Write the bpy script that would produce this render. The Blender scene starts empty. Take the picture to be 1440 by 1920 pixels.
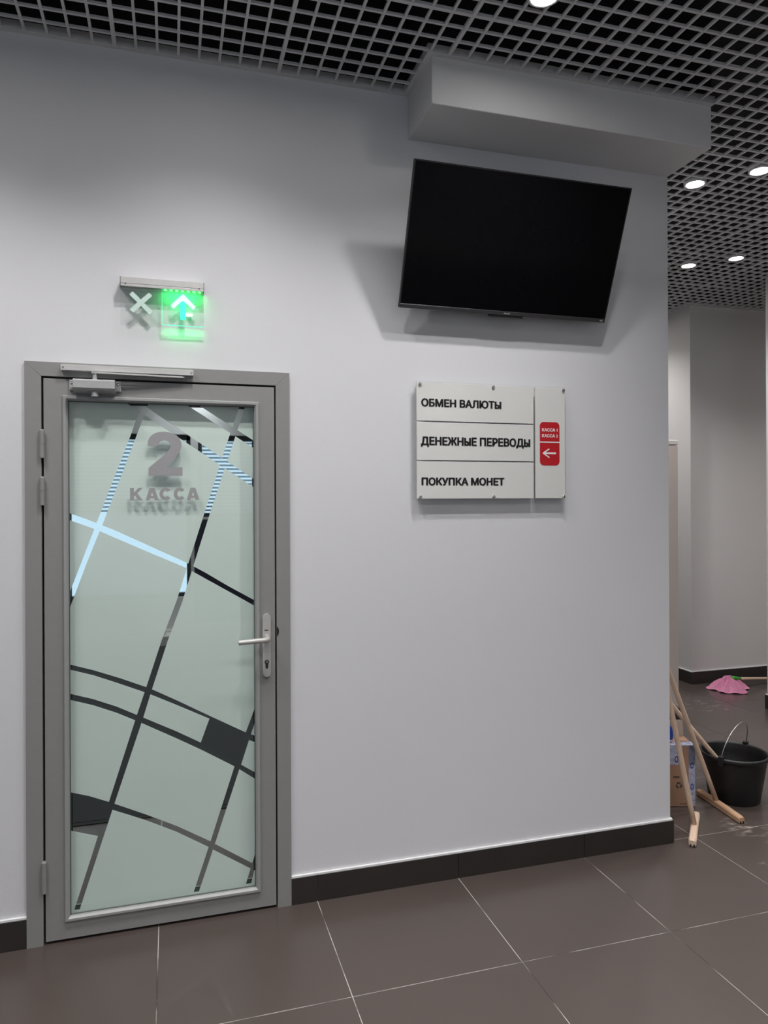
import bpy, bmesh, math, random
from mathutils import Vector, Matrix
from mathutils.geometry import delaunay_2d_cdt

random.seed(7)
scene = bpy.context.scene
COL = scene.collection

# ------------------------------------------------------------------ camera
CAM_F, CAM_YAW, CAM_ROLL, CAM_CY = 1351.4, 0.28736, -0.00442, 940.3
cd = bpy.data.cameras.new('camera')
cam = bpy.data.objects.new('camera', cd)
COL.objects.link(cam)
_s, _c = math.sin(CAM_YAW), math.cos(CAM_YAW)
_r, _n, _u = Vector((_c, -_s, 0)), Vector((_s, _c, 0)), Vector((0, 0, 1))
_r2 = _r * math.cos(CAM_ROLL) + _u * math.sin(CAM_ROLL)
_u2 = -_r * math.sin(CAM_ROLL) + _u * math.cos(CAM_ROLL)
M = Matrix((_r2, _u2, -_n)).transposed().to_4x4()
M.translation = Vector((0, -2.8333, 1.5864))
cam.matrix_world = M
cd.sensor_fit = 'VERTICAL'
cd.sensor_height = 36
cd.lens = CAM_F / 1920 * 36
cd.shift_y = -(960 - CAM_CY) / 1920
cd.clip_start = 0.02
scene.camera = cam

# ------------------------------------------------------------------ world, exposure
world = bpy.data.worlds.new('daylight')
scene.world = world
world.use_nodes = True
bg = world.node_tree.nodes['Background']
bg.inputs[0].default_value = (0.72, 0.87, 1.0, 1)
bg.inputs[1].default_value = 1.5
vs = scene.view_settings
vs.view_transform = 'Standard'
vs.look = 'None'
vs.exposure = 0.28
vs.gamma = 1.0
vs.use_curve_mapping = False
LAMP_POWER = 47.0          # one ceiling downlight
LAMP_SPREAD = 2.22

# ------------------------------------------------------------------ constants of the place (metres)
ZC = 3.265                # underside of the open-cell ceiling
ZT = 3.62                 # slab above it
ZW = ZC + .03            # top of the painted walls; the void above is black
XL, XR, YN, YB = -3.5, 6.5, -6.5, 5.5
XW = 2.2154               # corner where the main wall ends
SOF = (0.948, XW, -0.285, 3.085)   # plaster box: x0, x1, front y, bottom z
FX, FY = 4.30, 2.38       # corner of the far wall block
DX0, DX1, DZ = -0.4990, 0.4480, 2.093   # door casing outside

# ------------------------------------------------------------------ materials
MATS = {}


def srgb(r, g, b):
    f = lambda v: (v / 255) / 12.92 if v / 255 <= .04045 else ((v / 255 + .055) / 1.055) ** 2.4
    return (f(r), f(g), f(b))


def mat(name, color, rough=.5, metal=0., noise=0., nscale=8., bump=0., bscale=60., spec=.5,
        stretch=None, coat=0., emit=None, estr=0.):
    if name in MATS:
        return MATS[name]
    m = bpy.data.materials.new(name)
    m.use_nodes = True
    nt = m.node_tree
    b = nt.nodes['Principled BSDF']
    b.inputs['Base Color'].default_value = (*color, 1)
    b.inputs['Roughness'].default_value = rough
    b.inputs['Metallic'].default_value = metal
    b.inputs['Specular IOR Level'].default_value = spec
    b.inputs['Coat Weight'].default_value = coat
    if emit:
        b.inputs['Emission Color'].default_value = (*emit, 1)
        b.inputs['Emission Strength'].default_value = estr
    tc = nt.nodes.new('ShaderNodeTexCoord')
    src = tc.outputs['Object']
    if stretch:
        mp = nt.nodes.new('ShaderNodeMapping')
        mp.inputs['Scale'].default_value = stretch
        nt.links.new(src, mp.inputs[0])
        src = mp.outputs[0]
    if noise > 0:
        n = nt.nodes.new('ShaderNodeTexNoise')
        n.inputs['Scale'].default_value = nscale
        n.inputs['Detail'].default_value = 5
        nt.links.new(src, n.inputs['Vector'])
        r = nt.nodes.new('ShaderNodeValToRGB')
        r.color_ramp.elements[0].position = .3
        r.color_ramp.elements[1].position = .7
        r.color_ramp.elements[0].color = (*[max(0, c * (1 - noise)) for c in color], 1)
        r.color_ramp.elements[1].color = (*[min(1, c * (1 + noise)) for c in color], 1)
        nt.links.new(n.outputs[0], r.inputs[0])
        nt.links.new(r.outputs[0], b.inputs['Base Color'])
    if bump > 0:
        n2 = nt.nodes.new('ShaderNodeTexNoise')
        n2.inputs['Scale'].default_value = bscale
        n2.inputs['Detail'].default_value = 3
        nt.links.new(src, n2.inputs['Vector'])
        bp = nt.nodes.new('ShaderNodeBump')
        bp.inputs['Strength'].default_value = bump
        bp.inputs['Distance'].default_value = .002
        nt.links.new(n2.outputs[0], bp.inputs['Height'])
        nt.links.new(bp.outputs[0], b.inputs['Normal'])
    MATS[name] = m
    return m


def clear_mat(name, tint=(1, 1, 1), ior=1.5, rough=0.01):
    """thin clear sheet: lets light and view through, reflects by angle"""
    m = bpy.data.materials.new(name)
    m.use_nodes = True
    nt = m.node_tree
    nt.nodes.remove(nt.nodes['Principled BSDF'])
    out = nt.nodes['Material Output']
    t = nt.nodes.new('ShaderNodeBsdfTransparent')
    t.inputs[0].default_value = (*tint, 1)
    g = nt.nodes.new('ShaderNodeBsdfGlossy')
    g.inputs['Roughness'].default_value = rough
    # Schlick reflectance, the same from both sides of the sheet
    lw = nt.nodes.new('ShaderNodeLayerWeight')
    lw.inputs['Blend'].default_value = .5
    pw = nt.nodes.new('ShaderNodeMath')
    pw.operation = 'POWER'
    pw.inputs[1].default_value = 5
    nt.links.new(lw.outputs['Facing'], pw.inputs[0])
    f0 = ((ior - 1) / (ior + 1)) ** 2
    ma = nt.nodes.new('ShaderNodeMath')
    ma.operation = 'MULTIPLY_ADD'
    ma.inputs[1].default_value = 1 - f0
    ma.inputs[2].default_value = f0
    nt.links.new(pw.outputs[0], ma.inputs[0])
    mx = nt.nodes.new('ShaderNodeMixShader')
    nt.links.new(ma.outputs[0], mx.inputs[0])
    nt.links.new(t.outputs[0], mx.inputs[1])
    nt.links.new(g.outputs[0], mx.inputs[2])
    nt.links.new(mx.outputs[0], out.inputs[0])
    MATS[name] = m
    return m


def tile_mat():
    m = bpy.data.materials.new('dark_porcelain')
    m.use_nodes = True
    nt = m.node_tree
    b = nt.nodes['Principled BSDF']
    geo = nt.nodes.new('ShaderNodeNewGeometry')
    n = nt.nodes.new('ShaderNodeTexNoise')
    n.inputs['Scale'].default_value = 2.2
    n.inputs['Detail'].default_value = 6
    nt.links.new(geo.outputs['Position'], n.inputs['Vector'])
    r = nt.nodes.new('ShaderNodeValToRGB')
    e = r.color_ramp.elements
    e[0].position, e[1].position = .2, .85
    e[0].color = (*TILE_A, 1)
    e[1].color = (*TILE_B, 1)
    nt.links.new(n.outputs[0], r.inputs[0])
    col = r.outputs[0]
    # dried dust smears left by the cleaning near the bucket
    last = None
    for (px, py, ra, st) in ((2.66, .02, .13, 1), (2.50, -.30, .06, .8), (2.72, -.16, .10, .6), (3.2, .75, .25, .35), (3.95, 1.8, .3, .3), (2.95, -.02, .10, .5)):
        d = nt.nodes.new('ShaderNodeVectorMath')
        d.operation = 'DISTANCE'
        d.inputs[1].default_value = (px, py, 0)
        nt.links.new(geo.outputs['Position'], d.inputs[0])
        mr = nt.nodes.new('ShaderNodeMapRange')
        mr.inputs['From Min'].default_value = ra
        mr.inputs['From Max'].default_value = 0
        mr.inputs['To Min'].default_value = 0
        mr.inputs['To Max'].default_value = st
        nt.links.new(d.outputs['Value'], mr.inputs['Value'])
        if last is None:
            last = mr.outputs[0]
        else:
            a = nt.nodes.new('ShaderNodeMath')
            a.operation = 'MAXIMUM'
            nt.links.new(last, a.inputs[0])
            nt.links.new(mr.outputs[0], a.inputs[1])
            last = a.outputs[0]
    mp = nt.nodes.new('ShaderNodeMapping')
    mp.inputs['Scale'].default_value = (14, 30, 1)
    mp.inputs['Rotation'].default_value = (0, 0, .6)
    nt.links.new(geo.outputs['Position'], mp.inputs[0])
    n2 = nt.nodes.new('ShaderNodeTexNoise')
    n2.inputs['Scale'].default_value = 1.0
    n2.inputs['Detail'].default_value = 6
    nt.links.new(mp.outputs[0], n2.inputs['Vector'])
    r2 = nt.nodes.new('ShaderNodeValToRGB')
    r2.color_ramp.elements[0].position = .5
    r2.color_ramp.elements[1].position = .68
    nt.links.new(n2.outputs[0], r2.inputs[0])
    mm = nt.nodes.new('ShaderNodeMath')
    mm.operation = 'MULTIPLY'
    nt.links.new(last, mm.inputs[0])
    nt.links.new(r2.outputs[0], mm.inputs[1])
    mix = nt.nodes.new('ShaderNodeMix')
    mix.data_type = 'RGBA'
    mix.inputs[7].default_value = (.42, .38, .33, 1)
    nt.links.new(mm.outputs[0], mix.inputs[0])
    nt.links.new(col, mix.inputs[6])
    nt.links.new(mix.outputs[2], b.inputs['Base Color'])
    b.inputs['Roughness'].default_value = .27
    MATS['dark_porcelain'] = m
    return m


def grout_mat():
    m = mat('grout', (.5, .47, .43), .9)
    nt = m.node_tree
    b = nt.nodes['Principled BSDF']
    geo = nt.nodes.new('ShaderNodeNewGeometry')
    n = nt.nodes.new('ShaderNodeTexNoise')
    n.inputs['Scale'].default_value = 3.5
    n.inputs['Detail'].default_value = 4
    nt.links.new(geo.outputs['Position'], n.inputs['Vector'])
    r = nt.nodes.new('ShaderNodeValToRGB')
    r.color_ramp.elements[0].position = .40
    r.color_ramp.elements[1].position = .52
    r.color_ramp.elements[0].color = (.05, .045, .04, 1)
    r.color_ramp.elements[1].color = (.55, .52, .48, 1)
    nt.links.new(n.outputs[0], r.inputs[0])
    nt.links.new(r.outputs[0], b.inputs['Base Color'])
    return m


TILE_A, TILE_B = (.076, .060, .054), (.086, .068, .061)
WALL = mat('wall_paint', (.70, .70, .725), .55, noise=.015, nscale=1.5, bump=.12, bscale=180, spec=.3)
WALL_W = mat('wall_paint_warm', (.66, .64, .63), .6, noise=.02, nscale=1.5, bump=.12, bscale=180, spec=.3)
PLASTER = mat('soffit_paint', (.70, .70, .71), .6, noise=.01, bump=.1, bscale=180, spec=.3)
VOID = mat('void_black', (.012, .012, .013), .9)
GRID = mat('grid_aluminium', (.62, .62, .63), .45, spec=.4, noise=.05, nscale=30)
TILE = tile_mat()
GROUT = grout_mat()
BASE = mat('baseboard_porcelain_shaded', (.030, .026, .024), .35, noise=.12, nscale=4)  # the floor's tile, colour darkened because upright faces catch less light
FILLER = mat('white_filler', (.8, .8, .8), .7, bump=.3, bscale=90)
DOORM = mat('door_grey_paint', (.275, .27, .265), .42, noise=.02, nscale=40, bump=.06, bscale=400, spec=.4)
BEADM = mat('bead_grey_paint', (.33, .335, .33), .38, noise=.02, nscale=40)
GAP = mat('gap_black', (.008, .008, .008), .8)
GASKET = mat('rubber_gasket', (.12, .14, .13), .6)
FILM = mat('frosted_film', (.68, .77, .73), .55, noise=.015, nscale=3, spec=.3)
MIRROR = mat('reflective_strip', (.50, .54, .545), .015, metal=1.0)
GLASS = clear_mat('door_glass', (.97, .99, .98), 1.35, .01)
ACRYL = clear_mat('clear_acrylic', (.985, .99, .985), 1.4, .02)
LETTER = mat('grey_vinyl', (.34, .335, .345), .5, noise=.02, nscale=60)
SATIN = mat('satin_aluminium', (.62, .61, .60), .38, metal=.35, noise=.03, nscale=50)
SILVER = mat('silver_paint', (.46, .46, .46), .35, metal=.25, noise=.02, nscale=60)
STEEL = mat('steel', (.6, .6, .6), .25, metal=1)
HANDLE = mat('handle_silver', (.50, .485, .47), .35, metal=.2, noise=.02, nscale=60)
DARKM = mat('dark_hole', (.03, .02, .02), .5)
BRASSY = mat('lock_core', (.55, .5, .45), .3, metal=1)
WHITEP = mat('white_acrylic', (.72, .72, .70), .12, spec=.5, noise=.01)
BLACKP = mat('black_vinyl', (.006, .006, .007), .4)
REDP = mat('red_vinyl', (.50, .012, .02), .3, noise=.02)
WHITEV = mat('white_vinyl', (.85, .83, .82), .4)
SCREEN = mat('screen_black', (.003, .003, .004), .12, spec=.12, noise=.05)
BEZEL = mat('bezel_black', (.02, .02, .021), .35, metal=.2)
CHIN = mat('bezel_gunmetal', (.07, .07, .075), .4, metal=.5)
TVBACK = mat('tv_back_plastic', (.015, .015, .016), .55, bump=.2, bscale=300)
LOGO = mat('logo_grey', (.45, .45, .46), .5)
CROSSM = mat('etched_acrylic', (.62, .80, .72), .35, noise=.05, nscale=80)
ARROWM = mat('lit_arrow_acrylic', (.1, .8, .6), .35, emit=(.0, .85, .38), estr=.75)
ARROWH = mat('lit_arrow_head', (.5, .9, .9), .35, emit=(.42, .95, .92), estr=.85)
EDGEM = mat('lit_edge', (.1, .8, .4), .3, emit=(.1, .9, .6), estr=.8)
LEDM = mat('led_green', (.1, .8, .2), .4, emit=(.08, 1, .12), estr=5)
WIREM = mat('grey_wire', (.12, .12, .12), .5)
LENS = mat('lamp_lens', (.9, .9, .9), .4, emit=(1.0, .97, .93), estr=48)
RING = mat('lamp_ring', (.55, .55, .55), .4)
WOOD = mat('pale_wood', (.64, .47, .35), .6, noise=.14, nscale=5, stretch=(40, 40, 3), bump=.15)
WOOD2 = mat('worn_wood', (.52, .32, .20), .6, noise=.18, nscale=14, bump=.2)
BUCKET = mat('black_plastic', (.010, .010, .011), .42, bump=.08, bscale=40)
WIRE = mat('bright_wire', (.6, .58, .55), .3, metal=1)
CARD = mat('cardboard', (.37, .21, .135), .8, noise=.08, nscale=9, bump=.15)
CARD2 = mat('cardboard_inner', (.42, .35, .30), .8, noise=.05, nscale=9)
TAPE = mat('printed_tape', (.42, .44, .58), .22, noise=.35, nscale=40)
TAPEP = mat('tape_print', (.05, .06, .22), .4)
PRINT = mat('box_print', (.03, .05, .03), .8)
BLUE = mat('blue_plastic', (.008, .045, .34), .4, noise=.15, nscale=20, bump=.4, bscale=30)
CANM = mat('dark_canister', (.045, .046, .046), .5, noise=.08)
PINK = mat('pink_microfibre', (.72, .27, .43), .95, noise=.12, nscale=60, bump=.6, bscale=250)
GREEN = mat('green_plastic', (.05, .45, .03), .4)
BEIGE = mat('beige_laminate', (.55, .48, .44), .5, noise=.03, nscale=3)
BEIGE2 = mat('pale_trim', (.66, .64, .60), .45)
WINFR = mat('window_frame_dark', (.03, .033, .036), .4)
BLIND = mat('blind_slat', (.55, .62, .68), .5, noise=.03)
WINGL = clear_mat('window_glass', (.95, .98, 1.0), 1.2, .01)
DARKPANEL = mat('dark_panel', (.03, .03, .05), .3)

# ------------------------------------------------------------------ mesh helpers


def obj(name, bm, m, parent=None, smooth=False):
    me = bpy.data.meshes.new(name)
    bmesh.ops.recalc_face_normals(bm, faces=bm.faces)
    bm.to_mesh(me)
    bm.free()
    if smooth:
        me.polygons.foreach_set('use_smooth', [True] * len(me.polygons))
    if m:
        me.materials.append(m)
    o = bpy.data.objects.new(name, me)
    COL.objects.link(o)
    if parent:
        o.parent = parent
    return o


def link_copy(src, parent, loc):
    o = src.copy()
    COL.objects.link(o)
    o.parent = parent
    o.location = loc
    return o


def box(bm, x0, x1, y0, y1, z0, z1, bev=0., seg=1):
    vs = [bm.verts.new(p) for p in ((x0, y0, z0), (x1, y0, z0), (x1, y1, z0), (x0, y1, z0),
                                    (x0, y0, z1), (x1, y0, z1), (x1, y1, z1), (x0, y1, z1))]
    fs = [bm.faces.new([vs[i] for i in q]) for q in ((0, 3, 2, 1), (4, 5, 6, 7), (0, 1, 5, 4), (1, 2, 6, 5), (2, 3, 7, 6), (3, 0, 4, 7))]
    if bev > 0:
        es = list({e for f in fs for e in f.edges})
        bmesh.ops.bevel(bm, geom=es, offset=bev, segments=seg, affect='EDGES', profile=.5)


def bx(name, b6, m, parent=None, bev=0., seg=1):
    bm = bmesh.new()
    box(bm, *b6, bev=bev, seg=seg)
    return obj(name, bm, m, parent)


def prism(bm, pts, d0, d1, axis='y'):
    """extrude a polygon of (a, b) along an axis; y: (x,z), x: (y,z), z: (x,y)"""
    def P(p, d):
        return {'y': (p[0], d, p[1]), 'x': (d, p[0], p[1]), 'z': (p[0], p[1], d)}[axis]
    a = [bm.verts.new(P(p, d0)) for p in pts]
    b = [bm.verts.new(P(p, d1)) for p in pts]
    bm.faces.new(a)
    bm.faces.new(b[::-1])
    n = len(pts)
    for i in range(n):
        bm.faces.new((a[i], a[(i + 1) % n], b[(i + 1) % n], b[i]))


def lathe(bm, prof, seg=24, c=(0, 0, 0), axis='z', caps=True):
    rings = []
    for (r, h) in prof:
        ring = []
        for k in range(seg):
            t = 2 * math.pi * k / seg
            a, b = r * math.cos(t), r * math.sin(t)
            p = {'z': (a, b, h), 'y': (a, h, b), 'x': (h, a, b)}[axis]
            ring.append(bm.verts.new((p[0] + c[0], p[1] + c[1], p[2] + c[2])))
        rings.append(ring)
    for i in range(len(rings) - 1):
        for k in range(seg):
            bm.faces.new((rings[i][k], rings[i][(k + 1) % seg], rings[i + 1][(k + 1) % seg], rings[i + 1][k]))
    if caps:
        bm.faces.new(rings[0][::-1])
        bm.faces.new(rings[-1])


def tube(bm, pts, r, seg=10, r_end=None, caps=True):
    pts = [Vector(p) for p in pts]
    n = len(pts)
    rings = []
    up = None
    for i, p in enumerate(pts):
        d = (pts[min(i + 1, n - 1)] - pts[max(i - 1, 0)]).normalized()
        if up is None:
            up = d.orthogonal().normalized()
        up = (up - d * up.dot(d)).normalized()
        s = d.cross(up)
        rr = r if r_end is None else r + (r_end - r) * i / (n - 1)
        rings.append([bm.verts.new(p + (up * math.cos(2 * math.pi * k / seg) + s * math.sin(2 * math.pi * k / seg)) * rr) for k in range(seg)])
    for i in range(n - 1):
        for k in range(seg):
            bm.faces.new((rings[i][k], rings[i][(k + 1) % seg], rings[i + 1][(k + 1) % seg], rings[i + 1][k]))
    if caps:
        bm.faces.new(rings[0][::-1])
        bm.faces.new(rings[-1])


def from_curve(name, cu, m, parent):
    tmp = bpy.data.objects.new('tmp', cu)
    COL.objects.link(tmp)
    dg = bpy.context.evaluated_depsgraph_get()
    me = bpy.data.meshes.new_from_object(tmp.evaluated_get(dg))
    bpy.data.objects.remove(tmp)
    me.name = name
    me.materials.clear()
    me.materials.append(m)
    o = bpy.data.objects.new(name, me)
    COL.objects.link(o)
    if parent:
        o.parent = parent
    return o


def flat_shape(name, loops, y, th, m, parent=None, frame=None):
    """flat piece cut from closed outlines (x, z), holes allowed, front at y, facing -y"""
    cu = bpy.data.curves.new(name, 'CURVE')
    cu.dimensions = '2D'
    cu.fill_mode = 'BOTH'
    cu.extrude = th / 2
    for lp in loops:
        sp = cu.splines.new('POLY')
        sp.points.add(len(lp) - 1)
        for i, p in enumerate(lp):
            sp.points[i].co = (p[0], p[1], 0, 1)
        sp.use_cyclic_u = True
    o = from_curve(name, cu, m, parent)
    o.data.transform(Matrix.Translation((0, y + th / 2, 0)) @ Matrix.Rotation(math.pi / 2, 4, 'X'))
    if frame is not None:
        o.data.transform(frame)
    return o


def text_shape(name, body, rect, y, th, m, parent=None, bold=0.0, frame=None):
    x0, x1, z0, z1 = rect
    cu = bpy.data.curves.new(name, 'FONT')
    flips = [i for i, ch in enumerate(body) if ch == 'Ь']
    cu.body = body.replace('Ь', 'P')
    cu.size = 1
    cu.extrude = .01
    cu.resolution_u = 6
    o = from_curve(name, cu, m, parent)
    if flips:         # the soft sign is a P turned upside down
        bmf = bmesh.new()
        bmf.from_mesh(o.data)
        bmesh.ops.remove_doubles(bmf, verts=bmf.verts, dist=1e-5)
        left, isl = set(bmf.verts), []
        while left:
            st = [left.pop()]
            grp = []
            while st:
                v = st.pop()
                grp.append(v)
                for e in v.link_edges:
                    w = e.other_vert(v)
                    if w in left:
                        left.remove(w)
                        st.append(w)
            isl.append(grp)
        isl.sort(key=lambda g_: min(v.co.x for v in g_))
        for i in flips:
            cp = bpy.data.curves.new('prefix', 'FONT')
            cp.body = cu.body[:i]
            cp.size = 1
            pre = from_curve('prefix', cp, m, None)
            edge = max(v.co.x for v in pre.data.vertices) - 1e-4
            bpy.data.objects.remove(pre)
            g1 = next(g_ for g_ in isl if min(v.co.x for v in g_) > edge)
            hi, lo = max(v.co.y for v in g1), min(v.co.y for v in g1)
            for v in g1:
                v.co.y = hi + lo - v.co.y
        bmf.to_mesh(o.data)
        bmf.free()
    if bold > 0:      # thicken the strokes: the glyphs again, shifted a little each way
        bmt = bmesh.new()
        for k in range(8):
            o.data.transform(Matrix.Translation((bold * math.cos(k * math.pi / 4), bold * .6 * math.sin(k * math.pi / 4), .0009 * k)))
            bmt.from_mesh(o.data)
            o.data.transform(Matrix.Translation((-bold * math.cos(k * math.pi / 4), -bold * .6 * math.sin(k * math.pi / 4), -.0009 * k)))
        bmt.to_mesh(o.data)
        bmt.free()
    vs_ = [v.co for v in o.data.vertices]
    ax, bx_ = min(v.x for v in vs_), max(v.x for v in vs_)
    ay, by = min(v.y for v in vs_), max(v.y for v in vs_)
    sx, sz = (x1 - x0) / (bx_ - ax), (z1 - z0) / (by - ay)
    for v in o.data.vertices:
        p = v.co.copy()
        v.co = (x0 + (p.x - ax) * sx, y + (th / 2) * (1 - p.z / .01), z0 + (p.y - ay) * sz)
    if frame is not None:
        o.data.transform(frame)
    return o


def empty(name, loc=(0, 0, 0)):
    o = bpy.data.objects.new(name, None)
    o.empty_display_size = .1
    o.location = loc
    COL.objects.link(o)
    return o


def tag(o, label=None, cat=None, group=None, kind=None):
    if label:
        o['label'] = label
    if cat:
        o['category'] = cat
    if group:
        o['group'] = group
    if kind:
        o['kind'] = kind
    return o


def struct(o, label=None, cat=None):
    return tag(o, label, cat, kind='structure')


def keep(child, parent):
    """parent without moving: meshes are built in world coordinates, parents stand at their base"""
    child.parent = parent
    child.matrix_parent_inverse = Matrix.Translation(parent.location).inverted()
    return child


def adopt(parent, *children):
    for c in children:
        keep(c, parent)


def rrect(x0, x1, z0, z1, r, n=6):
    pts = []
    for cx, cz, a in ((x1 - r, z0 + r, -90), (x1 - r, z1 - r, 0), (x0 + r, z1 - r, 90), (x0 + r, z0 + r, 180)):
        for k in range(n + 1):
            t = math.radians(a + 90 * k / n)
            pts.append((cx + r * math.cos(t), cz + r * math.sin(t)))
    return pts


# ================================================================== THE SETTING
# ---- floor: grout bed, separate tiles
TS, TX, TY, JOINT = .602, .5516, .0145, .0026
floor = struct(bx('floor', (XL, XR, YN, YB, -.06, -.0012), GROUT), 'dark grey-brown polished porcelain tile floor', 'floor')
bm = bmesh.new()
h = (TS - JOINT) / 2
box(bm, -h, h, -h, h, -.010, 0)
for e in [e for e in bm.edges if all(abs(v.co.z) < 1e-6 for v in e.verts)]:
    pass
bmesh.ops.bevel(bm, geom=[e for e in bm.edges if all(abs(v.co.z) < 1e-6 for v in e.verts)], offset=.0008, segments=1, affect='EDGES')
tile0 = obj('tile', bm, TILE, floor)
first = True
rest = bmesh.new()
for i in range(-7, 11):
    for j in range(-12, 10):
        cx, cy = TX + TS * (i + .5), TY + TS * (j + .5)
        if cx - h < XL or cx + h > XR or cy - h < YN or cy + h > YB:
            continue
        inside_block = cx + h < XW and cy - h > 0.1
        if inside_block:
            continue
        if cy > -2.3 and -2.4 < cx < 6 and cy < 3.4:
            if first:
                tile0.location = (cx, cy, 0)
                first = False
            else:
                link_copy(tile0, floor, (cx, cy, 0))
        else:
            box(rest, cx - h, cx + h, cy - h, cy + h, -.010, 0)
tag(obj('tile_field', rest, TILE, floor), kind='stuff')

# ---- main wall with the door opening (open leaf recess), its end return and the hidden shell
bm = bmesh.new()
box(bm, XL, DX0 + .03, 0, .14, 0, ZW)
box(bm, DX1 - .03, XW, 0, .14, 0, ZW)
box(bm, DX0 + .03, DX1 - .03, 0, .14, DZ - .03, ZW)
wall_front = struct(obj('wall_front', bm, WALL), 'light grey painted wall with the door, screen and sign', 'wall')
struct(bx('wall_end', (XW - .14, XW, .14, YB, 0, ZW), WALL), 'return of the grey wall behind its free corner', 'wall')
struct(bx('wall_left', (XL - .1, XL, YN, YB, 0, ZW), WALL), 'light grey side wall outside the view on the left', 'wall')
struct(bx('wall_right', (XR, XR + .1, YN, YB, 0, ZW), WALL_W), 'light grey side wall outside the view on the right', 'wall')
struct(bx('wall_rear', (XL, XR, YB, YB + .1, 0, ZW), WALL_W), 'light wall at the far end of the passage', 'wall')
struct(bx('wall_far', (FX, XR, FY, YB, 0, ZW), WALL_W), 'grey wall block with a lit left flank at the far end', 'wall')
struct(bx('wall_pillar', (4.342, 4.80, 1.12, 1.598, 0, ZW), WALL), 'pale pillar cut off by the right edge of the picture', 'wall')

# ---- wall behind the viewer with two blinded windows (seen in the door's mirror strips)
W1 = (-1.35, .24, .40, 2.44)
W2 = (.33, 1.55, 1.40, 2.44)
bm = bmesh.new()
y0, y1 = YN - .2, YN
box(bm, XL, W1[0], y0, y1, 0, ZW)
box(bm, W1[0], W1[1], y0, y1, 0, W1[2])
box(bm, W1[0], W1[1], y0, y1, W1[3], ZW)
box(bm, W1[1], W2[0], y0, y1, 0, ZW)
box(bm, W2[0], W2[1], y0, y1, 0, W2[2])
box(bm, W2[0], W2[1], y0, y1, W2[3], ZW)
box(bm, W2[1], XR, y0, y1, 0, ZW)
struct(obj('wall_window', bm, WALL), 'light wall with windows behind the viewer', 'wall')
for n, (a, b, c, d) in enumerate((W1, W2), 1):
    win = struct(empty('window_%d' % n, ((a + b) / 2, YN - .1, c)), 'window with lowered horizontal blinds behind the viewer', 'window')
    f = .05
    parts = [bx('frame_bar', (a, a + f, YN - .12, YN - .04, c, d), WINFR), bx('frame_bar', (b - f, b, YN - .12, YN - .04, c, d), WINFR),
             bx('frame_bar', (a, b, YN - .12, YN - .04, d - .07, d), WINFR), bx('frame_bar', (a, b, YN - .12, YN - .04, c, c + f), WINFR),
             bx('pane', (a + f, b - f, YN - .085, YN - .08, c + f, d - .07), WINGL)]
    zlo = 1.46
    z = d - .10
    sl = None
    while z > zlo:
        if sl is None:
            bm = bmesh.new()
            prism(bm, [(-.021, -.010), (.0, .001), (.021, .010), (.021, .0115), (.0, .003), (-.021, -.0085)], -(b - a) / 2 + f, (b - a) / 2 - f, 'x')
            sl = obj('slat', bm, BLIND)
            sl.location = ((a + b) / 2, YN - .015, z)
            s_ = sl
        else:
            s_ = sl.copy()
            COL.objects.link(s_)
            s_.location = ((a + b) / 2, YN - .015, z)
        parts.append(s_)
        z -= .0475
    adopt(win, *parts)
bx_ = struct(bx('panel_below_window', (W2[0] - .05, W2[1] + .3, YN, YN + .012, 0.08, W2[2] - .03), DARKPANEL), 'dark panel under the window behind the viewer', 'panel')

# ---- plaster box under the ceiling
struct(bx('ceiling_soffit', (SOF[0], SOF[1], SOF[2], 0, SOF[3], ZW), PLASTER, bev=.002), 'grey plaster box on the wall above the television', 'soffit')

# ---- open-cell ceiling: slab, each bar a piece of its own
ceiling = struct(bx('ceiling', (XL, XR, YN, YB, ZT, ZT + .1), VOID), 'open-cell grey aluminium grid ceiling with a black void above', 'ceiling')
for b6 in ((XL - .1, XL, YN - .2, YB), (XR, XR + .1, YN - .2, YB), (XL, XR, YN - .2, YN), (XL, XR, YB, YB + .1), (XL, XW, 0, YB),
           (SOF[0], XW, SOF[2], 0), (FX, XR, FY, YB), (4.342, 4.80, 1.12, 1.598)):
    bx('void_lining', (*b6, ZW + .0005, ZT), VOID, ceiling)
PITCH, BW, BH = .0752, .0095, .009
bar_cache = {}


def bar(axis, length, run):
    key = (axis, round(length, 3), run)
    w = BW * (1.5 if run else 1)
    hgt = BH * (1.12 if run else 1)
    if key in bar_cache:
        o = bar_cache[key].copy()
        COL.objects.link(o)
        return o
    bm = bmesh.new()
    if axis == 'x':
        box(bm, -length / 2, length / 2, -w / 2, w / 2, -(.002 if run else 0), hgt)
    else:
        box(bm, -w / 2, w / 2, -length / 2, length / 2, -(.002 if run else 0), hgt)
    o = obj('runner' if run else 'grid_bar', bm, GRID, ceiling)
    bar_cache[key] = o
    return o


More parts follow.
